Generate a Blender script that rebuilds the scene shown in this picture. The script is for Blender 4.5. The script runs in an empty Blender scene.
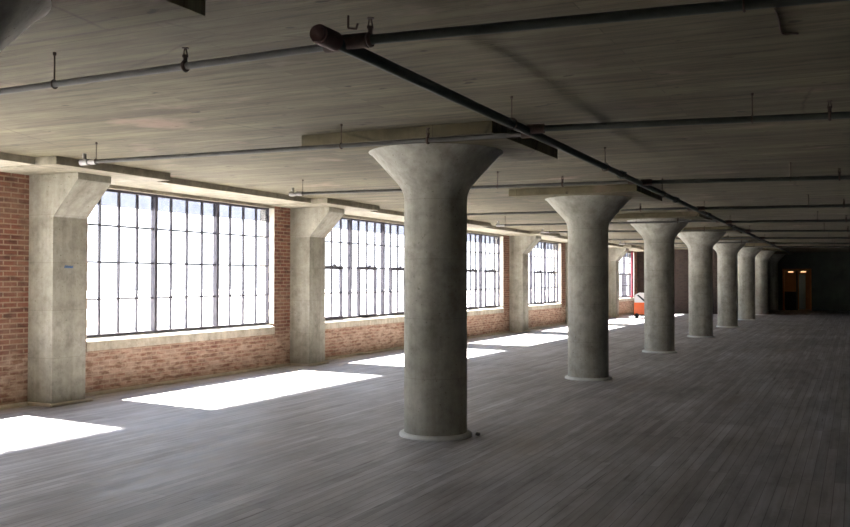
import bpy, bmesh, math, random
from mathutils import Vector, Matrix
random.seed(7)
SC = bpy.context.scene
COL = SC.collection
PI = math.pi

# ------------------------------------------------------------------ measures
EYE = 1.65                       # camera height
ROW_X, Y0, STEP = -4.034, 8.729, 6.066      # column row
SLAB = 3.105                     # underside of the ceiling slab
PANEL = 2.995                    # underside of the drop panels
WALL = -9.779                    # inner brick face of the window wall
WALL_T = 0.33
GLASS = -9.93                    # plane of the steel sashes
SILL, HEAD = 0.815, 2.97         # window opening
WIN_W = 4.56
BEAM_X, BEAM_Z = -8.867, 3.02   # shallow edge beam along the wall
REAR, SIDE, END = -6.0, 8.0, 52.3

# ------------------------------------------------------------------ materials
def new_mat(name):
    m = bpy.data.materials.new(name); m.use_nodes = True
    nt = m.node_tree
    return m, nt, nt.nodes['Principled BSDF']

class N:
    """small node helper"""
    def __init__(s, nt): s.nt = nt
    def add(s, t, **kw):
        n = s.nt.nodes.new(t)
        for k, v in kw.items(): setattr(n, k, v)
        return n
    def link(s, a, b): s.nt.links.new(a, b)
    def pos(s): return s.add('ShaderNodeNewGeometry').outputs['Position']
    def mapped(s, vec, scale, loc=(0, 0, 0)):
        n = s.add('ShaderNodeMapping'); n.inputs['Scale'].default_value = scale; n.inputs['Location'].default_value = loc
        s.link(vec, n.inputs['Vector']); return n.outputs['Vector']
    def noise(s, vec, scale, detail=4, rough=.55):
        n = s.add('ShaderNodeTexNoise'); n.inputs['Scale'].default_value = scale
        n.inputs['Detail'].default_value = detail; n.inputs['Roughness'].default_value = rough
        s.link(vec, n.inputs['Vector']); return n.outputs['Fac']
    def ramp(s, fac, stops):
        n = s.add('ShaderNodeValToRGB'); e = n.color_ramp.elements
        while len(e) < len(stops): e.new(.5)
        for el, (p, c) in zip(e, stops):
            el.position = p; el.color = (*c, 1) if len(c) == 3 else c
        s.link(fac, n.inputs['Fac']); return n.outputs['Color']
    def mix(s, fac, a, b, mode='MIX'):
        n = s.add('ShaderNodeMix', data_type='RGBA', blend_type=mode)
        for sock, v in ((n.inputs[0], fac), (n.inputs[6], a), (n.inputs[7], b)):
            if hasattr(v, 'links'): s.link(v, sock)
            elif isinstance(v, (int, float)): sock.default_value = v
            else: sock.default_value = (*v, 1)
        return n.outputs[2]
    def math(s, op, a, b=0):
        n = s.add('ShaderNodeMath', operation=op)
        for i, v in enumerate((a, b)):
            if hasattr(v, 'links'): s.link(v, n.inputs[i])
            else: n.inputs[i].default_value = v
        return n.outputs[0]
    def swizzle(s, vec, order):
        sp = s.add('ShaderNodeSeparateXYZ'); s.link(vec, sp.inputs[0])
        cb = s.add('ShaderNodeCombineXYZ')
        for i, o in enumerate(order):
            if o == 'S':
                s.link(s.math('ADD', sp.outputs[0], sp.outputs[1]), cb.inputs[i])
            elif o: s.link(sp.outputs['XYZ'.index(o)], cb.inputs[i])
        return cb.outputs[0]
    def brick(s, vec, bw, rh, mortar, c1, c2, cm, offset=.5, freq=2, bias=0., smooth=.1):
        n = s.add('ShaderNodeTexBrick', offset=offset, offset_frequency=freq)
        n.inputs['Scale'].default_value = 1
        n.inputs['Brick Width'].default_value = bw; n.inputs['Row Height'].default_value = rh
        n.inputs['Mortar Size'].default_value = mortar; n.inputs['Mortar Smooth'].default_value = smooth
        n.inputs['Bias'].default_value = bias
        n.inputs['Color1'].default_value = (*c1, 1); n.inputs['Color2'].default_value = (*c2, 1); n.inputs['Mortar'].default_value = (*cm, 1)
        s.link(vec, n.inputs['Vector']); return n
    def bump(s, h, bsdf, strength=.3, dist=.01):
        n = s.add('ShaderNodeBump'); n.inputs['Strength'].default_value = strength; n.inputs['Distance'].default_value = dist
        s.link(h, n.inputs['Height']); s.link(n.outputs[0], bsdf.inputs['Normal'])

def plain(name, col, rough=.6, metal=0., emit=0.):
    m, nt, b = new_mat(name)
    b.inputs['Base Color'].default_value = (*col, 1); b.inputs['Roughness'].default_value = rough; b.inputs['Metallic'].default_value = metal
    if emit:
        b.inputs['Emission Color'].default_value = (*col, 1); b.inputs['Emission Strength'].default_value = emit
    return m

def mottled(name, c1, c2, rough=.7, scale=6, metal=0., bump=.1):
    m, nt, b = new_mat(name); n = N(nt); p = n.pos()
    f = n.noise(p, scale, 6, .6)
    n.link(n.ramp(f, [(.3, c1), (.7, c2)]), b.inputs['Base Color'])
    b.inputs['Roughness'].default_value = rough; b.inputs['Metallic'].default_value = metal
    n.bump(n.noise(p, scale * 8, 3), b, bump, .004)
    return m

def concrete_mat(name, dark, mid, light, boards=True):
    m, nt, b = new_mat(name); n = N(nt); p = n.pos()
    big = n.noise(p, 1.1, 5, .6)
    fine = n.noise(p, 14, 6, .65)
    drip = n.noise(n.mapped(p, (7, 7, .35)), 1, 5, .6)          # vertical runs
    base = n.ramp(big, [(.28, dark), (.5, mid), (.74, light)])
    base = n.mix(.55, base, n.ramp(drip, [(.3, (.55, .54, .5)), (.62, (1, 1, 1))]), 'MULTIPLY')
    base = n.mix(.45, base, n.ramp(fine, [(.3, (.68, .67, .64)), (.6, (1, 1, 1))]), 'MULTIPLY')
    mot = n.noise(p, 4.5, 6, .68)
    base = n.mix(.7, base, n.ramp(mot, [(.34, (.66, .65, .61)), (.5, (1, 1, 1)), (.66, (1.2, 1.2, 1.18))]), 'MULTIPLY')
    pits = n.noise(p, 32, 2, .5)
    base = n.mix(.7, base, n.ramp(pits, [(.26, (.45, .43, .4)), (.33, (1, 1, 1))]), 'MULTIPLY')
    if boards:
        w = n.brick(n.swizzle(p, ('S', 'Z', None)), 40, .62, .006, (1, 1, 1), (.93, .93, .92), (.72, .72, .7), smooth=1)
        base = n.mix(.8, base, w.outputs['Color'], 'MULTIPLY')
    n.link(base, b.inputs['Base Color'])
    b.inputs['Roughness'].default_value = .88
    n.bump(n.math('ADD', fine, n.math('MULTIPLY', drip, .6)), b, .35, .006)
    return m

M = {}
M['concrete'] = concrete_mat('column_concrete', (.33, .325, .275), (.43, .42, .365), (.52, .51, .455))
M['pier'] = concrete_mat('pier_concrete', (.33, .315, .255), (.43, .415, .345), (.53, .51, .44))
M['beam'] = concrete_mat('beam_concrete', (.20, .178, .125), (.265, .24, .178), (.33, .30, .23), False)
M['sill'] = concrete_mat('sill_concrete', (.45, .40, .31), (.56, .51, .41), (.63, .58, .48), False)
M['ring'] = mottled('ring_mortar', (.66, .67, .65), (.80, .81, .79), .85, 9)
M['footing'] = mottled('footing_mortar', (.42, .37, .29), (.58, .52, .43), .9, 5)
M['plaster'] = mottled('reveal_plaster', (.66, .62, .52), (.80, .77, .68), .85, 6)

def ceiling_mat():
    m, nt, b = new_mat('board_marked_ceiling'); n = N(nt); p = n.pos()
    v = n.swizzle(p, ('X', 'Y', None))
    br = n.brick(v, 3.6, .135, .004, (.62, .61, .58), (1.06, 1.06, 1.05), (.36, .34, .31), offset=.37, freq=2, smooth=.4)
    streak = n.noise(n.mapped(p, (.5, 9, 1)), 1, 6, .62)
    fine = n.noise(n.mapped(p, (3, 26, 3)), 1, 6, .65)
    big = n.noise(p, .42, 5, .62)
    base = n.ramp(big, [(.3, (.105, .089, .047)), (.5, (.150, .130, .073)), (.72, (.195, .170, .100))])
    base = n.mix(.8, base, br.outputs['Color'], 'MULTIPLY')
    base = n.mix(.6, base, n.ramp(streak, [(.34, (.50, .48, .44)), (.58, (1.05, 1.05, 1.05))]), 'MULTIPLY')
    base = n.mix(.55, base, n.ramp(fine, [(.3, (.6, .58, .54)), (.6, (1, 1, 1))]), 'MULTIPLY')
    marks = n.noise(n.mapped(p, (1.6, 13, 1), (5, 2, 0)), 1, 5, .7)
    base = n.mix(.75, base, n.ramp(marks, [(.33, (.52, .50, .46)), (.5, (1, 1, 1)), (.7, (1.18, 1.17, 1.14))]), 'MULTIPLY')
    rust = n.noise(n.mapped(p, (1, 1.6, 1), (3, 7, 0)), .9, 4, .6)
    base = n.mix(n.ramp(rust, [(.6, (0, 0, 0)), (.72, (.55, .55, .55))]), base, (.30, .20, .15))
    spots = n.noise(n.mapped(p, (4, 7, 4)), 1, 2, .5)
    base = n.mix(.85, base, n.ramp(spots, [(.265, (.22, .2, .18)), (.30, (1, 1, 1))]), 'MULTIPLY')
    # wandering hairline cracks
    vo = n.add('ShaderNodeTexVoronoi', feature='DISTANCE_TO_EDGE'); vo.inputs['Scale'].default_value = .42
    wob = n.add('ShaderNodeTexNoise'); wob.inputs['Scale'].default_value = 2.3; wob.inputs['Detail'].default_value = 5
    n.link(p, wob.inputs['Vector'])
    mixv = n.add('ShaderNodeMix', data_type='VECTOR'); mixv.inputs[0].default_value = .12
    n.link(p, mixv.inputs[4]); n.link(wob.outputs['Color'], mixv.inputs[5]); n.link(mixv.outputs[1], vo.inputs['Vector'])
    crack = n.ramp(vo.outputs['Distance'], [(.0015, (.4, .38, .35)), (.006, (1, 1, 1))])
    patchy = n.ramp(n.noise(p, .8, 3), [(.5, (0, 0, 0)), (.6, (.8, .8, .8))])
    base = n.mix(patchy, base, n.mix(1.0, base, crack, 'MULTIPLY'))
    n.link(base, b.inputs['Base Color']); b.inputs['Roughness'].default_value = .9
    n.bump(n.math('ADD', n.math('MULTIPLY', br.outputs['Fac'], -.6), n.math('ADD', streak, fine)), b, .45, .008)
    return m
M['ceiling'] = ceiling_mat()

def floor_mat():
    m, nt, b = new_mat('worn_strip_floor'); n = N(nt); p = n.pos()
    v = n.swizzle(p, ('Y', 'X', None))
    br = n.brick(v, 2.7, .083, .0035, (.62, .61, .62), (1, 1, 1), (.30, .28, .27), offset=.41, freq=3, smooth=.3)
    grain = n.noise(n.mapped(p, (16, .55, 1)), 1, 6, .62)
    wide = n.noise(n.mapped(p, (3.2, .22, 1)), 1, 5, .6)
    big = n.noise(p, .33, 5, .6)
    base = n.ramp(big, [(.3, (.48, .465, .475)), (.5, (.635, .625, .645)), (.7, (.75, .745, .775))])
    base = n.mix(.75, base, br.outputs['Color'], 'MULTIPLY')
    base = n.mix(.7, base, n.ramp(grain, [(.34, (.64, .61, .59)), (.60, (1, 1, 1))]), 'MULTIPLY')
    base = n.mix(.65, base, n.ramp(wide, [(.34, (.60, .56, .54)), (.62, (1.0, 1.0, 1.0))]), 'MULTIPLY')
    blot = n.noise(n.mapped(p, (5, 1.3, 1), (2, 9, 0)), 1, 6, .7)
    base = n.mix(.7, base, n.ramp(blot, [(.34, (.66, .63, .61)), (.5, (1, 1, 1)), (.68, (1.15, 1.15, 1.15))]), 'MULTIPLY')
    slots = n.noise(n.mapped(p, (24, .9, 1), (4, 4, 0)), 1, 2, .5)
    base = n.mix(.75, base, n.ramp(slots, [(.27, (.42, .39, .37)), (.33, (1, 1, 1))]), 'MULTIPLY')
    stain = n.noise(n.mapped(p, (1.3, .4, 1), (11, 3, 0)), .8, 5, .65)
    base = n.mix(n.ramp(stain, [(.56, (0, 0, 0)), (.7, (.5, .5, .5))]), base, (.30, .235, .195))
    n.link(base, b.inputs['Base Color'])
    n.link(n.ramp(wide, [(.3, (.46,) * 3), (.7, (.66,) * 3)]), b.inputs['Roughness'])
    b.inputs['Specular IOR Level'].default_value = .42
    n.bump(n.math('ADD', n.math('MULTIPLY', br.outputs['Fac'], -1.2), n.math('MULTIPLY', grain, .8)), b, .35, .004)
    return m
M['floor'] = floor_mat()

def brick_mat(name, c1, c2, mort, smear=False):
    m, nt, b = new_mat(name); n = N(nt); p = n.pos()
    v = n.swizzle(p, ('S', 'Z', None))
    br = n.brick(v, .215, .0672, .011, c1, c2, mort, smooth=.25, bias=-.1)
    cell = n.noise(n.mapped(v, (4.65, 14.9, 1)), 1, 1.5, .5)
    col = n.mix(.85, br.outputs['Color'], n.ramp(cell, [(.3, (.46, .40, .38)), (.5, (1, 1, 1)), (.68, (1.0, .93, .86))]), 'MULTIPLY')
    dust = n.noise(p, 2.1, 5, .62)
    col = n.mix(n.ramp(dust, [(.45, (0, 0, 0)), (.75, (.55, .55, .55))]), col, mort)
    if smear:                                             # mortar smeared over the courses below the sills
        sz = n.add('ShaderNodeSeparateXYZ'); n.link(p, sz.inputs[0])
        low = n.ramp(n.math('ADD', sz.outputs[2], n.math('MULTIPLY', n.noise(p, 3, 4), .5)), [(.82, (.62, .62, .62)), (.98, (.06, .06, .06))])
        rub = n.ramp(n.noise(n.mapped(p, (2.4, 2.4, 9)), 1, 6, .7), [(.36, (.25, .25, .25)), (.6, (1, 1, 1))])
        lines = n.ramp(n.noise(n.mapped(v, (5, 15, 1), (3, 1, 0)), 1, 3), [(.38, (.45, .38, .33)), (.52, (1, 1, 1))])
        col = n.mix(n.mix(1., low, rub, 'MULTIPLY'), col, n.mix(1., (.68, .52, .39), lines, 'MULTIPLY'))
    fine = n.noise(p, 40, 4, .6)
    col = n.mix(.5, col, n.ramp(fine, [(.3, (.7, .68, .66)), (.6, (1, 1, 1))]), 'MULTIPLY')
    n.link(col, b.inputs['Base Color']); b.inputs['Roughness'].default_value = .9
    n.bump(n.math('SUBTRACT', n.math('MULTIPLY', fine, .5), br.outputs['Fac']), b, .6, .008)
    return m
M['brick'] = brick_mat('red_brick', (.27, .10, .062), (.15, .052, .036), (.38, .27, .19), True)
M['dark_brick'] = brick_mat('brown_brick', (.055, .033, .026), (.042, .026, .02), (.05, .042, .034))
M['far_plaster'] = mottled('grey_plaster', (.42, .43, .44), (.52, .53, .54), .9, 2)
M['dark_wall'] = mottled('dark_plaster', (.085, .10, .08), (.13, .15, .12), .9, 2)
M['steel'] = mottled('sash_steel', (.05, .046, .058), (.085, .078, .095), .65, 5, .0)
M['pipe'] = mottled('green_black_pipe', (.028, .035, .027), (.055, .06, .048), .7, 5, 0)
M['pipe_grey'] = mottled('grey_branch_pipe', (.055, .055, .05), (.10, .098, .09), .65, 5, 0)
M['galv'] = mottled('galvanised_fitting', (.26, .255, .245), (.38, .37, .36), .5, 8, .3)
M['iron'] = mottled('rusty_iron', (.05, .035, .028), (.10, .065, .05), .75, 18, .3)
M['cap_rust'] = mottled('rust_cap', (.075, .04, .032), (.13, .07, .055), .7, 12, .2)
M['red_paint'] = mottled('red_pipe_paint', (.13, .004, .016), (.18, .008, .022), .45, 5)
M['orange'] = mottled('orange_enamel', (.85, .14, .03), (.95, .2, .05), .4, 3)
M['white_plastic'] = mottled('white_cover', (.75, .72, .72), (.85, .83, .83), .5, 3)
M['rubber'] = plain('black_rubber', (.025, .025, .028), .8)
M['blue_paint'] = plain('blue_marker', (.10, .20, .42), .7)
M['timber'] = mottled('orange_timber', (.62, .25, .06), (.75, .34, .10), .6, 4)
M['bluegrey'] = mottled('blue_grey_door', (.22, .40, .55), (.32, .52, .68), .5, 3)
M['corridor'] = mottled('corridor_glow_plaster', (.40, .22, .09), (.5, .3, .13), .85, 2)  # orange of the lamp glow put into the wall colour
M['lamp'] = plain('warm_lamp_diffuser', (1.0, .55, .25), .5, 0, 1.5)
M['lamp_cool'] = plain('cool_lamp_diffuser', (.55, .80, 1.0), .5, 0, 3)
M['rubble'] = mottled('mortar_rubble', (.10, .09, .075), (.22, .2, .17), .95, 20)
M['paving'] = mottled('pale_paving', (.46, .45, .43), (.56, .55, .53), .9, .5)

def glass_mat():
    m, nt, b = new_mat('window_glass'); n = N(nt)
    nt.nodes.remove(b)
    out = nt.nodes['Material Output']
    t = n.add('ShaderNodeBsdfTransparent'); t.inputs[0].default_value = (.95, .95, .96, 1)
    g = n.add('ShaderNodeBsdfGlossy'); g.inputs['Roughness'].default_value = .05
    mx = n.add('ShaderNodeMixShader'); mx.inputs[0].default_value = .05
    n.link(t.outputs[0], mx.inputs[1]); n.link(g.outputs[0], mx.inputs[2]); n.link(mx.outputs[0], out.inputs['Surface'])
    return m
M['glass'] = glass_mat()
def film_mat():
    m, nt, b = new_mat('grey_window_film'); n = N(nt)
    nt.nodes.remove(b)
    t = n.add('ShaderNodeBsdfTransparent'); n.link(n.ramp(n.noise(n.mapped(n.pos(), (1, 3, 3)), 1, 3), [(.35, (.44, .445, .475)), (.65, (.49, .495, .52))]), t.inputs[0])
    g = n.add('ShaderNodeBsdfDiffuse'); g.inputs[0].default_value = (.4, .4, .45, 1)
    mx = n.add('ShaderNodeMixShader'); mx.inputs[0].default_value = .06
    n.link(t.outputs[0], mx.inputs[1]); n.link(g.outputs[0], mx.inputs[2]); n.link(mx.outputs[0], nt.nodes['Material Output'].inputs['Surface'])
    return m
M['film'] = film_mat()

# ------------------------------------------------------------------ mesh helpers
class MB:
    def __init__(s): s.bm = bmesh.new()
    def box(s, a, b, bevel=0.):
        x0, x1 = sorted((a[0], b[0])); y0, y1 = sorted((a[1], b[1])); z0, z1 = sorted((a[2], b[2]))
        v = [s.bm.verts.new(c) for c in ((x0, y0, z0), (x1, y0, z0), (x1, y1, z0), (x0, y1, z0), (x0, y0, z1), (x1, y0, z1), (x1, y1, z1), (x0, y1, z1))]
        fs = [s.bm.faces.new([v[i] for i in f]) for f in ((3, 2, 1, 0), (4, 5, 6, 7), (0, 1, 5, 4), (1, 2, 6, 5), (2, 3, 7, 6), (3, 0, 4, 7))]
        if bevel:
            es = list({e for f in fs for e in f.edges})
            bmesh.ops.bevel(s.bm, geom=es, offset=bevel, segments=2, affect='EDGES', profile=.6)
        return s
    def tube(s, p, q, r, seg=14, r2=None):
        p, q = Vector(p), Vector(q); d = (q - p).normalized()
        u = d.orthogonal().normalized(); w = d.cross(u); r2 = r if r2 is None else r2
        A = [s.bm.verts.new(p + (u * math.cos(t) + w * math.sin(t)) * r) for t in [2 * PI * i / seg for i in range(seg)]]
        B = [s.bm.verts.new(q + (u * math.cos(t) + w * math.sin(t)) * r2) for t in [2 * PI * i / seg for i in range(seg)]]
        for i in range(seg):
            f = s.bm.faces.new((A[i], A[(i + 1) % seg], B[(i + 1) % seg], B[i])); f.smooth = True
        s.bm.faces.new(A[::-1]); s.bm.faces.new(B)
        return s
    def lathe(s, prof, seg=64, at=(0, 0), cap0=True, cap1=True, jitter=0.):
        rows = []
        for r, z in prof:
            rows.append([s.bm.verts.new((at[0] + r * math.cos(2 * PI * i / seg), at[1] + r * math.sin(2 * PI * i / seg), z)) for i in range(seg)])
        for a, b in zip(rows, rows[1:]):
            for i in range(seg):
                f = s.bm.faces.new((a[i], a[(i + 1) % seg], b[(i + 1) % seg], b[i])); f.smooth = True
        if cap0: s.bm.faces.new(rows[0][::-1])
        if cap1: s.bm.faces.new(rows[-1])
        return s
    def prism(s, poly, axis, a, b, bevel=0.):
        """poly of 2D points swept along axis ('y': poly is (x,z))"""
        def P(c, t): return (c[0], t, c[1]) if axis == 'y' else ((t, c[0], c[1]) if axis == 'x' else (c[0], c[1], t))
        A = [s.bm.verts.new(P(c, a)) for c in poly]; B = [s.bm.verts.new(P(c, b)) for c in poly]
        n = len(poly); fs = [s.bm.faces.new(A), s.bm.faces.new(B[::-1])]
        for i in range(n): fs.append(s.bm.faces.new((A[i], B[i], B[(i + 1) % n], A[(i + 1) % n])))
        if bevel:
            es = list({e for f in fs for e in f.edges})
            bmesh.ops.bevel(s.bm, geom=es, offset=bevel, segments=2, affect='EDGES', profile=.6)
        return s
    def ring(s, c, axis, R, r, seg=16, ms=6):
        c = Vector(c); d = Vector(axis).normalized(); u = d.orthogonal().normalized(); w = d.cross(u); rows = []
        for i in range(seg):
            t = 2 * PI * i / seg; o = u * math.cos(t) + w * math.sin(t)
            rows.append([s.bm.verts.new(c + o * (R + r * math.cos(k)) + d * r * math.sin(k)) for k in [2 * PI * j / ms for j in range(ms)]])
        for i in range(seg):
            a, b = rows[i], rows[(i + 1) % seg]
            for j in range(ms):
                f = s.bm.faces.new((a[j], a[(j + 1) % ms], b[(j + 1) % ms], b[j])); f.smooth = True
        return s
    def build(s, name, mat, parent=None):
        bmesh.ops.recalc_face_normals(s.bm, faces=s.bm.faces[:])
        me = bpy.data.meshes.new(name); s.bm.to_mesh(me); s.bm.free()
        me.materials.append(mat)
        me.set_sharp_from_angle(angle=math.radians(40))
        o = bpy.data.objects.new(name, me); COL.objects.link(o)
        if parent: o.parent = parent
        return o

def tag(o, label, cat, group=None, kind=None):
    o['label'] = label; o['category'] = cat
    if group: o['group'] = group
    if kind: o['kind'] = kind
    return o
def empty(name, loc=(0, 0, 0)):
    o = bpy.data.objects.new(name, None); COL.objects.link(o); o.location = loc; o.empty_display_size = .2
    return o
def copy_tree(o, parent=None):
    c = o.copy(); COL.objects.link(c)
    if parent: c.parent = parent
    for ch in list(o.children): copy_tree(ch, c)
    return c

# ------------------------------------------------------------------ setting
def pier_y(k): return Y0 + (k - 1) * STEP           # pilaster and column number k
def win_y(k): return Y0 + (k - .5) * STEP - .04           # window centre, bay k

f = MB().box((WALL, REAR, -.2), (SIDE, END + 5, 0)).build('floor', M['floor'])
tag(f, 'worn grey wooden strip floor of the whole empty storey', 'floor', kind='structure')
c = MB().box((WALL - WALL_T, REAR, SLAB), (SIDE, END + 5, SLAB + .25)).build('ceiling', M['ceiling'])
tag(c, 'board-marked raw concrete ceiling slab over the whole storey', 'ceiling', kind='structure')

BAYS = list(range(-1, 7))
w = MB()
edges = []
for k in BAYS: edges.append((win_y(k) - WIN_W / 2, win_y(k) + WIN_W / 2))
X0, X1 = WALL - WALL_T, WALL
prev = REAR
for a, b in edges:
    w.box((X0, prev, -.2), (X1, a, BEAM_Z)); prev = b
    w.box((X0, a, -.2), (X1, b, SILL - .175))
w.box((X0, prev, -.2), (X1, END + .3, BEAM_Z))
w = w.build('wall_left', M['brick'])
tag(w, 'long red brick wall pierced by the row of big windows', 'wall', kind='structure')

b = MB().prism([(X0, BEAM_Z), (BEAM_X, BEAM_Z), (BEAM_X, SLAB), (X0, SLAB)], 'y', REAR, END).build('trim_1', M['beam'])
tag(b, 'shallow pale concrete edge beam under the ceiling along the brick wall', 'beam', kind='structure')

# mortar fillet at the foot of the brick, broken at every pilaster
bb = MB(); y = REAR
for k in range(1, 8):
    a = pier_y(k) - .30
    bb.prism([(WALL, 0), (WALL + .055, 0), (WALL + .045, .03), (WALL + .012, .05), (WALL, .05)], 'y', y, a); y = pier_y(k) + .30
bb = bb.build('baseboard_left', M['footing'])
tag(bb, 'low mortar fillet along the foot of the brick wall', 'baseboard', kind='structure')

r = MB().box((SIDE, REAR, 0), (SIDE + .3, END, SLAB)).build('wall_right', M['far_plaster']); tag(r, 'grey side wall on the dark side of the room, outside the picture', 'wall', kind='structure')
r = MB().box((WALL, REAR - .3, 0), (SIDE, REAR, SLAB)).build('wall_rear', M['far_plaster']); tag(r, 'grey wall behind the camera', 'wall', kind='structure')
# brown brick partition standing across the last bay
PX, PY = -5.35, 44.95
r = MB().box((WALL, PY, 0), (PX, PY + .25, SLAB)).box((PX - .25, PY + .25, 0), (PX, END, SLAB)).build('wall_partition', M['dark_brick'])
tag(r, 'dark brown partition wall closing the last window bay', 'wall', kind='structure')
# end wall with the far doorway
DX0, DX1, DH = -3.56, -2.12, 2.23
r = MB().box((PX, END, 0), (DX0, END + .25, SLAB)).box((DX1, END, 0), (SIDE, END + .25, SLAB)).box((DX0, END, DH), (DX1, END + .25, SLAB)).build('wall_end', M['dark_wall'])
tag(r, 'nearly black end wall with the lit doorway', 'wall', kind='structure')
cw = MB().box((DX0 - .6, END + .25, 0), (DX0 - .5, END + 2.6, SLAB)).box((DX1 + .5, END + .25, 0), (DX1 + .6, END + 2.6, SLAB)).box((DX0 - .6, END + 2.6, 0), (DX1 + .6, END + 2.8, SLAB))
cw = cw.build('wall_corridor', M['corridor']); tag(cw, 'corridor walls beyond the far doorway, orange lamp glow put into their colour', 'wall', kind='structure')
g = MB().box((-160, -120, -1.3), (X0, 220, -1.1)).build('ground', M['paving']); tag(g, 'pale sunlit yard outside the windows', 'ground', kind='structure')

# ------------------------------------------------------------------ windows
def window_parts(root, vents):
    h = WIN_W / 2; gx = GLASS
    z0, z1 = SILL, HEAD
    # stone sill with a sloped top, spandrel band below
    so = MB().prism([(X0 - .05, SILL - .19), (WALL + .012, SILL - .19), (WALL + .012, SILL - .066), (GLASS, SILL - .014), (X0 - .05, SILL - .05)], 'y', -h, h).build('sill', M['sill'], root)
    MB().prism([(GLASS - .03, SILL - .012), (WALL + .012, SILL - .066), (WALL + .014, SILL - .05), (GLASS + .01, SILL + .002), (GLASS - .03, SILL + .002)], 'y', -h, h).build('sunlit_sill_cap', M['plaster'], so)['label'] = 'sloped top of the sill, coloured paler to look sunlit'  # sunlight on the ledge painted in as a paler cap
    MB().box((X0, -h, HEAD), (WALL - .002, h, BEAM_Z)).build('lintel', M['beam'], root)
    for s in (-1, 1):
        rb = MB()
        for i in range(16):                                # toothed plaster edge on the brick
            za = SILL + (HEAD - SILL) * i / 16; zb = SILL + (HEAD - SILL) * (i + 1) / 16
            rb.box((GLASS + .02, s * (h - .012 - .012 * (i % 2)), za), (WALL - .004, s * (h + .002), zb))
        rb.box((X0 - .004, s * (h - .006), SILL - .03), (GLASS - .04, s * (h + .002), HEAD))
        rb.build('reveal', M['plaster'], root)
    fr = MB(); t = .032; d = .035
    fr.box((gx - d, -h, z0), (gx + d, -h + t, z1)).box((gx - d, h - t, z0), (gx + d, h, z1)).box((gx - d, -h, z0), (gx + d, h, z0 + t)).box((gx - d, -h, z1 - t), (gx + d, h, z1))
    fr.build('frame', M['steel'], root)
    unit = WIN_W / 3; pane = unit / 4; row = (z1 - z0) / 4
    for s in (-1, 1):
        MB().box((gx - .045, s * unit / 2 - .03, z0), (gx + .045, s * unit / 2 + .03, z1)).build('mullion', M['steel'], root)
    gb = MB()
    for u in range(3):
        for j in (1, 2, 3):
            yy = -h + u * unit + j * pane
            gb.box((gx - .02, yy - .0135, z0), (gx + .02, yy + .0135, z1))
    for j in (1, 2, 3): gb.box((gx - .018, -h, z0 + j * row - .0125), (gx + .018, h, z0 + j * row + .0125))
    gb.build('glazing_bars', M['steel'], root)
    MB().box((gx - .004, -h + t, z0 + t), (gx + .004, h - t, z1 - t)).build('glazing', M['glass'], root)
    MB().box((gx - .0062, -h + t, z1 - .25), (gx - .0045, h - t, z1 - t)).build('tinted_film', M['film'], root)['label'] = 'grey tinted strip along the top of the glass'
    if vents:
        for u in range(3):
            ya = -h + u * unit + pane; yb = ya + 2 * pane
            v = MB()
            v.box((gx - .03, ya - .02, z0 + 2 * row - .035), (gx + .05, yb + .02, z0 + 2 * row + .035)).box((gx - .03, ya - .02, z0 + .005), (gx + .05, yb + .02, z0 + .05))
            v.box((gx - .03, ya - .02, z0 + .03), (gx + .045, ya + .02, z0 + 2 * row)).box((gx - .03, yb - .02, z0 + .03), (gx + .045, yb + .02, z0 + 2 * row))
            v = v.build('ventilator', M['steel'], root)
            ym = (ya + yb) / 2
            MB().box((gx + .05, ym - .035, z0 + 2 * row + .005), (gx + .10, ym + .035, z0 + 2 * row + .075), .008).build('latch', M['steel'], v)

wn = ['window out of view behind the camera', 'window just outside the picture, its sun patch on the floor by the brick',
      'large many-paned steel window without opening vents beside the first pilaster', 'steel window with hopper vents beyond the second pilaster, partly behind the big column',
      'steel window with hopper vents between the first two round columns', 'narrow-looking steel window beyond the fourth pilaster',
      'steel window hidden behind the second round column', 'last steel window, a slim bright strip beside the red standpipe']
plainwin = ventwin = None
for i, k in enumerate(BAYS):
    vents = k >= 2
    src = ventwin if vents else plainwin
    if src is None:
        o = empty('window_%d' % (i + 1)); window_parts(o, vents)
        if vents: ventwin = o
        else: plainwin = o
    else:
        o = copy_tree(src); o.name = 'window_%d' % (i + 1)
    o.location = (0, win_y(k), 0)
    tag(o, wn[i], 'window', kind='structure')

# ------------------------------------------------------------------ wall pilasters with bracket heads
def make_pilaster():
    o = empty('concrete_pilaster')
    d, hw = .44, .284
    MB().box((0, -hw, .0), (d, hw, 2.46), .012).build('shaft', M['pier'], o)
    MB().prism([(0, 2.44), (d - .001, 2.44), (d, 2.455), (d + .012, 2.475), (.87, 2.915), (.87, 3.008), (0, 3.008)], 'y', -hw, hw, .006).build('bracket', M['pier'], o)
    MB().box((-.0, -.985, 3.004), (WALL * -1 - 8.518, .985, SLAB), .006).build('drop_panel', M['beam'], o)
    MB().prism([(0, 0), (d + .035, 0), (d + .03, .03), (d, .045), (0, .045)], 'y', -hw - .035, hw + .10, .006).build('plinth', M['footing'], o)
    return o
pl = ['concrete wall pilaster with a blue mark, standing beside the big window', 'concrete wall pilaster between the two big windows, fully in view',
      'concrete wall pilaster hidden behind the big round column', 'slim-looking concrete wall pilaster between the first two round columns',
      'concrete wall pilaster hidden behind the second round column', 'last concrete wall pilaster, seen just before the red standpipe']
proto = None
for k in range(1, 7):
    o = make_pilaster() if proto is None else copy_tree(proto)
    if proto is None: proto = o
    o.location = (WALL, pier_y(k), 0)
    tag(o, pl[k - 1], 'pilaster', 'concrete pilasters along the window wall', 'thing')
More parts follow.
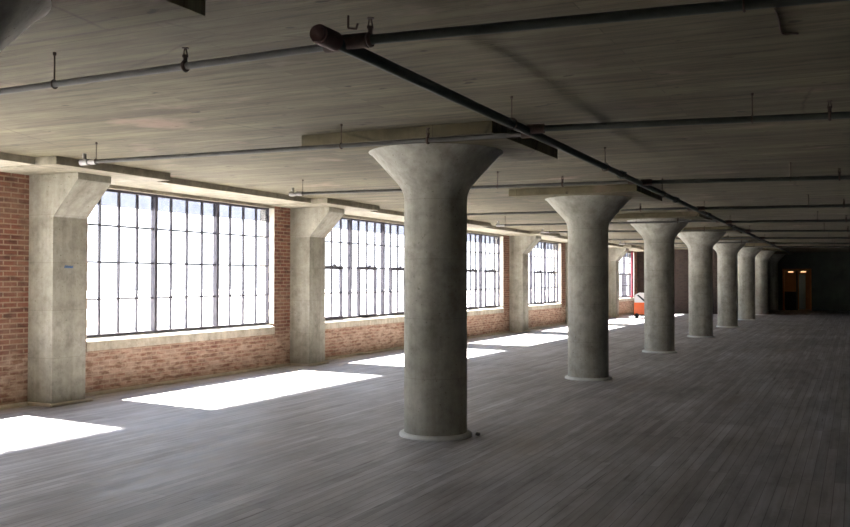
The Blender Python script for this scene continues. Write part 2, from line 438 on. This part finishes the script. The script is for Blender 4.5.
# blue scribble only on the first pilaster
bp = MB(); s0 = .4405
for i, (ya, za, yb, zb) in enumerate([(a_ - .07, b_ + .05, c_ - .07, d_ + .05) for a_, b_, c_, d_ in [(-.02, 1.755, .0, 1.775), (.0, 1.775, .01, 1.752), (.01, 1.752, .035, 1.772), (.035, 1.772, .045, 1.75), (.045, 1.75, .07, 1.77), (.07, 1.77, .08, 1.754), (.08, 1.754, .12, 1.768), (-.025, 1.747, .12, 1.747)]]):
    bp.tube((s0, ya, za), (s0, yb, zb), .006, 6)
first = [o for o in COL.objects if o.get('label') == pl[0]][0]
bp.build('paint_mark', M['blue_paint'], first)['label'] = 'blue handwritten paint mark'

# ------------------------------------------------------------------ round mushroom columns
def make_column():
    o = empty('concrete_column')
    MB().lathe([(.334, 0), (.334, .8), (.334, 1.6), (.334, 2.40)], 72).build('shaft', M['concrete'], o)
    MB().lathe([(.334, 2.40), (.3345, 2.46), (.337, 2.51), (.345, 2.555), (.360, 2.597), (.384, 2.638), (.420, 2.682), (.470, 2.737), (.535, 2.808), (.600, 2.880), (.650, 2.935), (.690, 2.978), (.712, 2.988), (.716, PANEL)], 72, cap0=False).build('capital', M['concrete'], o)
    MB().lathe([(.385, 0), (.388, .012), (.382, .03), (.366, .04), (.33, .042)], 72).build('base_ring', M['ring'], o)
    MB().box((-1.036, -1.013, PANEL), (1.036, 1.013, SLAB), .008).build('drop_panel', M['ceiling'], o)
    return o
cl = ['round concrete column outside the picture, only its flared capital shows in the dark top corner',
      'big round concrete mushroom column standing alone in the middle of the picture',
      'round concrete mushroom column, second along the row, a full bay behind the big one',
      'round concrete mushroom column, third along the row, beside the orange machine',
      'round concrete mushroom column, fourth along the row, in front of the brown partition',
      'round concrete mushroom column, fifth along the row',
      'round concrete mushroom column, sixth along the row, palest yellowish one',
      'round concrete mushroom column, seventh along the row, half hidden by the sixth',
      'last round concrete mushroom column, beside the lit doorway']
proto = None
for k in range(0, 9):
    o = make_column() if proto is None else copy_tree(proto)
    if proto is None: proto = o
    o.location = (ROW_X, pier_y(k), 0); o.rotation_euler.z = 0
    tag(o, cl[k], 'column', 'round mushroom columns in a row', 'thing')

# ------------------------------------------------------------------ sprinkler pipes
MAIN_X, MAIN_Z = -2.50, 2.885
BZ = 2.90
def hanger(parent, p, axis, r, top=SLAB):
    p = Vector(p)
    m = MB().tube(p + Vector((0, 0, r + .004)), (p.x, p.y, top), .0042, 8).tube((p.x, p.y, top - .02), (p.x, p.y, top), .011, 10)
    o = m.build('hanger', M['iron'], parent)
    MB().ring(p, axis, r + .006, .005).build('clamp_ring', M['iron'], o)
    return o
def sprinkler(parent, p, r):
    x, y, z = p
    m = MB().tube((x, y, z + r * .6), (x, y, z + r + .03), .013, 10).tube((x, y, z + r + .03), (x, y, z + r + .045), .018, 6)
    for s in (-1, 1): m.tube((x + s * .014, y, z + r + .04), (x + s * .004, y, z + r + .085), .004, 6)
    m.ring((x, y, z), (1, 0, 0), r + .004, .012)
    o = m.build('sprinkler_head', M['iron'], parent)
    MB().tube((x, y, z + r + .083), (x, y, z + r + .088), .02, 12).build('deflector', M['iron'], o)
    return o

main = empty('sprinkler_main', (MAIN_X, 4.0, MAIN_Z))
tag(main, 'thick dark sprinkler main pipe running under the ceiling along the columns', 'pipe')
# slightly drifting line as in the photo
def main_x(y): return -2.435 - .0075 * (y - 4.0)
O = Vector(main.location)
def L(p): return Vector(p) - O
MB().tube(L((main_x(3.95), 3.95, MAIN_Z)), L((main_x(46), 46, MAIN_Z)), .034, 20).build('pipe', M['pipe'], main)
MB().tube(L((main_x(3.86), 3.86, MAIN_Z)), L((main_x(4.02), 4.02, MAIN_Z)), .05, 24).tube(L((main_x(3.84), 3.84, MAIN_Z)), L((main_x(3.86), 3.86, MAIN_Z)), .042, 24).build('end_cap', M['cap_rust'], main)['label'] = 'rusty round end cap'
for yy in (10.6, 14.3, 17.9, 22.2, 27.0, 32.0):
    MB().tube(L((main_x(yy), yy - .05, MAIN_Z)), L((main_x(yy), yy + .05, MAIN_Z)), .048, 20).tube(L((main_x(yy) - .06, yy, MAIN_Z + .02)), L((main_x(yy) + .06, yy, MAIN_Z + .02)), .012, 8).build('coupling', M['pipe'], main)
for yy in (6.75, 9.8, 13.2, 17.4, 21.5, 26, 31): hanger(main, L((main_x(yy), yy, MAIN_Z)), (0, 1, 0), .037, SLAB - O.z)

branches = [  # y on the window side end, y at the main, y at the main for the far side, y at x=0
    (4.27, 4.14, 4.10, 4.36), (7.16, 7.38, 7.14, 7.56), (11.14, 11.56, 11.68, 12.2), (16.05, 16.3, 16.42, 16.85),
    (19.6, 20.1, 20.5, 21.1), (22.9, 24.0, 24.6, 25.6), (28.3, 28.6, 29.0, 30.0), (31.6, 32.2, 33.0, 34.4), (36.0, 36.3, 36.9, 38)]
order = ['first', 'second', 'third', 'fourth', 'fifth', 'sixth', 'seventh', 'eighth', 'ninth']
for i, (ya, yb, yc, yd) in enumerate(branches):
    xm = main_x(yb); xe = -7.46
    o = empty('sprinkler_branch', (xm, yb, BZ)); B0 = Vector(o.location)
    tag(o, '%s grey ceiling pipe from the main towards the windows, counting from the rusty end cap' % order[i], 'pipe', 'branch pipes on the window side of the main')
    def at(x): return Vector((x, ya + (yb - ya) * (x - xe) / (xm - xe), BZ)) - B0
    r = .021
    MB().tube(at(xe + .1), at(xm), r, 14).build('pipe', M['pipe_grey'], o)
    MB().tube(at(xe - .05), at(xe + .05), .034, 14).tube(at(xe + .08), at(xe + .16), .03, 14).tube(at(xe), at(xe + .12), r + .002, 14).tube(at(xe) , at(xe) + Vector((0, 0, .09)), .02, 12).build('end_fitting', M['galv'], o)['label'] = 'pale galvanised end fitting'
    MB().tube(at(xm - .13), at(xm), .036, 14).build('tee', M['iron'], o)
    for hx in ((-4.64, -6.9) if i == 0 else (-7.3, -4.35)): hanger(o, at(hx), (1, 0, 0), r, SLAB - BZ)
    for hx in (-3.55 if i == 0 else -3.47,): sprinkler(o, at(hx), r)
    xm = main_x(yc)
    o = empty('sprinkler_branch', (xm, yc, BZ)); B0 = Vector(o.location)
    tag(o, '%s dark ceiling pipe from the main away from the windows, counting from the end cap' % order[i], 'pipe', 'branch pipes on the dark side of the main')
    def at2(x): return Vector((x, yc + (yd - yc) * (x - xm) / (0 - xm), BZ)) - B0
    r = .026
    MB().tube(at2(xm), at2(6), r, 14).build('pipe', M['pipe'], o)
    MB().tube(at2(xm), at2(xm + .14), .04, 14).build('tee', M['iron'], o)
    for hx in (-.45 if i == 0 else -.72, 2.3): hanger(o, at2(hx), (1, 0, 0), r, SLAB - BZ)
    for hx in (-2.28 if i == 0 else -.17,): sprinkler(o, at2(hx), r)

# hook of bent iron left in the ceiling beside the end cap, and a loose wire farther right
h = MB().tube((0, 0, 0), (0, 0, -.07), .006, 8).tube((0, 0, -.07), (.05, .0, -.08), .006, 8).tube((.05, 0, -.08), (.06, 0, -.05), .006, 8).build('ceiling_hook', M['iron'])
h.location = (-2.52, 4.30, SLAB); tag(h, 'small bent iron hook in the ceiling beside the rusty end cap', 'hook')
h = MB()
pts = [(0, 0), (.004, .25), (-.004, .45), (-.002, .53), (.02, .57), (.05, .56), (.085, .58)]
for a, b_ in zip(pts, pts[1:]): h.tube((a[0], a[1], -.006), (b_[0], b_[1], -.006), .006, 6)
h = h.build('ceiling_wire', M['iron']); h.location = (-.381, 5.15, SLAB); tag(h, 'thin dark wire along the ceiling in the dark corner between the two dark cross pipes', 'wire')

# red standpipe in the corner past the last window
sp = empty('fire_standpipe', (WALL + .07, 43.55, 0)); tag(sp, 'red painted upright pipe beside the last window', 'pipe')
MB().tube((0, 0, .78), (0, 0, BEAM_Z), .05, 18).tube((-.10, 0, .82), (.0, 0, .82), .05, 18).build('pipe', M['red_paint'], sp)
MB().tube((0, 0, .76), (0, 0, .90), .058, 18).build('elbow', M['red_paint'], sp)

# orange machine with white cover standing at the far end by the last window
om = empty('floor_machine', (-8.28, 39.4, 0)); tag(om, 'orange wheeled machine with a white cover, half hidden behind the third column', 'machine')
om.rotation_euler.z = math.radians(12)
MB().box((-.42, -.32, .12), (.42, .32, .66), .05).build('body', M['orange'], om)
MB().prism([(-.40, .64), (.40, .64), (.40, 1.05), (-.20, 1.08), (-.38, .98)], 'y', -.29, .29, .05).build('cover', M['white_plastic'], om)
st = MB(); st.prism([(-.30, .97), (-.22, .99), (.10, .72), (.03, .68)], 'y', -.297, -.285); st.build('stripe', M['rubber'], om)['label'] = 'dark diagonal stripe'
MB().box((-.45, -.34, .08), (.45, .34, .14), .015).build('chassis', M['rubber'], om)
for sx in (-.3, .3):
    for sy in (-.29, .29):
        MB().tube((sx, sy - .04, .10), (sx, sy + .04, .10), .10, 20).build('wheel', M['rubber'], om)

# rubble by the column foot
rr = MB()
bmesh.ops.create_icosphere(rr.bm, subdivisions=2, radius=.028)
for v in rr.bm.verts: v.co *= random.uniform(.8, 1.2); v.co.z = max(-.016, v.co.z * .8)
rr = rr.build('mortar_lump', M['rubble']); rr.location = (-3.61, 8.88, .0165); tag(rr, 'small dark lump of mortar on the floor at the foot of the big column', 'lump')

# ------------------------------------------------------------------ far doorway
d = empty('door_1', ((DX0 + DX1) / 2, END, 0)); tag(d, 'far doorway framed in orange timber at the end of the room', 'doorway', kind='structure')
hw = (DX1 - DX0) / 2
MB().box((-hw, -.04, 0), (-hw + .09, .28, DH)).box((hw - .09, -.04, 0), (hw, .28, DH)).box((-hw, -.04, DH - .09), (hw, .28, DH)).build('frame', M['timber'], d)
MB().box((-.05, .1, 0), (.03, .2, DH)).build('post', M['dark_wall'], d)
p_ = MB().box((0, 0, 0), (.34, .05, 1.95), .006).build('door_leaf', M['bluegrey']); p_.location = (-2.86, END + 2.2, 0)
tag(p_, 'pale blue-grey door leaf standing in the corridor beyond the far doorway', 'door', kind='thing')
for x, nm in ((-3.22, 'warm ceiling lamp over the left half of the far doorway'), (-2.58, 'warm ceiling lamp over the blue-grey door leaf in the corridor')):
    l = empty('corridor_lamp', (x, END + 1.2, 2.06)); tag(l, nm, 'lamp', 'lamps in the corridor', 'thing')
    MB().box((-.15, -.1, .03), (.15, .1, .09), .01).build('housing', M['steel'], l)
    MB().box((-.13, -.08, 0), (.13, .08, .03), .008).build('diffuser', M['lamp'], l)
    MB().tube((0, 0, .09), (0, 0, SLAB - 2.06), .01, 8).build('drop_rod', M['steel'], l)
cb = empty('equipment_cabinet', (-3.2, END + .9, 0)); tag(cb, 'dark squat cabinet standing in the far doorway', 'cabinet')
MB().box((-.30, -.25, .06), (.30, .25, 1.0), .02).build('body', M['rubber'], cb)
MB().box((-.28, -.27, .1), (-.01, -.25, .96), .006).build('door', M['rubber'], cb)
MB().box((.01, -.27, .1), (.28, -.25, .96), .006).build('door', M['rubber'], cb)
MB().box((-.27, -.22, 0), (.27, .22, .06)).build('plinth', M['rubber'], cb)

# ------------------------------------------------------------------ light
wd = bpy.data.worlds.new('sky'); SC.world = wd; wd.use_nodes = True
nt = wd.node_tree; n = N(nt); bg = nt.nodes['Background']
geo = n.add('ShaderNodeTexCoord').outputs['Generated']
sp_ = n.add('ShaderNodeSeparateXYZ'); n.link(geo, sp_.inputs[0])
n.link(n.ramp(sp_.outputs[2], [(0, (.92, .955, 1.0)), (.25, (.74, .85, 1.0)), (1, (.42, .58, .95))]), bg.inputs['Color'])   # hazy summer sky
bg.inputs['Strength'].default_value = 2.6

sl = bpy.data.lights.new('sun', 'SUN'); sl.energy = 45.0; sl.angle = math.radians(1.8); sl.color = (1, .95, .87)
so = bpy.data.objects.new('sun', sl); COL.objects.link(so)
so.rotation_euler = Vector((1, -.12, -1.06)).to_track_quat('-Z', 'Y').to_euler(); so.location = (-30, 10, 30)

for k in BAYS:                                    # sky portals in the window openings
    pl_ = bpy.data.lights.new('daylight_portal', 'AREA'); pl_.shape = 'RECTANGLE'; pl_.size = HEAD - SILL; pl_.size_y = WIN_W
    pl_.cycles.is_portal = True
    po = bpy.data.objects.new('daylight_portal', pl_); COL.objects.link(po)
    po.matrix_world = Matrix.Translation((X0 - .02, win_y(k), (HEAD + SILL) / 2)) @ Matrix(((0, 0, -1), (0, 1, 0), (1, 0, 0))).to_4x4()

# ------------------------------------------------------------------ camera
yaw, pitch, roll = math.radians(-25.481), math.radians(.996), math.radians(.069)
fw = Vector((math.sin(yaw) * math.cos(pitch), math.cos(yaw) * math.cos(pitch), math.sin(pitch)))
rt = Vector((math.cos(yaw), -math.sin(yaw), 0)); up = rt.cross(fw)
cr = rt * math.cos(roll) + up * math.sin(roll); cu = up * math.cos(roll) - rt * math.sin(roll)
cd = bpy.data.cameras.new('camera'); cd.sensor_fit = 'HORIZONTAL'; cd.sensor_width = 36; cd.lens = 36 * 903.488 / 850
cd.clip_start = .05; cd.clip_end = 500
cam = bpy.data.objects.new('camera', cd); COL.objects.link(cam)
mw = Matrix((cr, cu, -fw)).transposed().to_4x4(); mw.translation = (0, 0, EYE); cam.matrix_world = mw
SC.camera = cam

SC.view_settings.view_transform = 'Standard'; SC.view_settings.look = 'None'
SC.view_settings.gamma = 1; SC.view_settings.use_curve_mapping = False
SC.view_settings.exposure = 1.28
SC.cycles.max_bounces = 14; SC.cycles.diffuse_bounces = 8
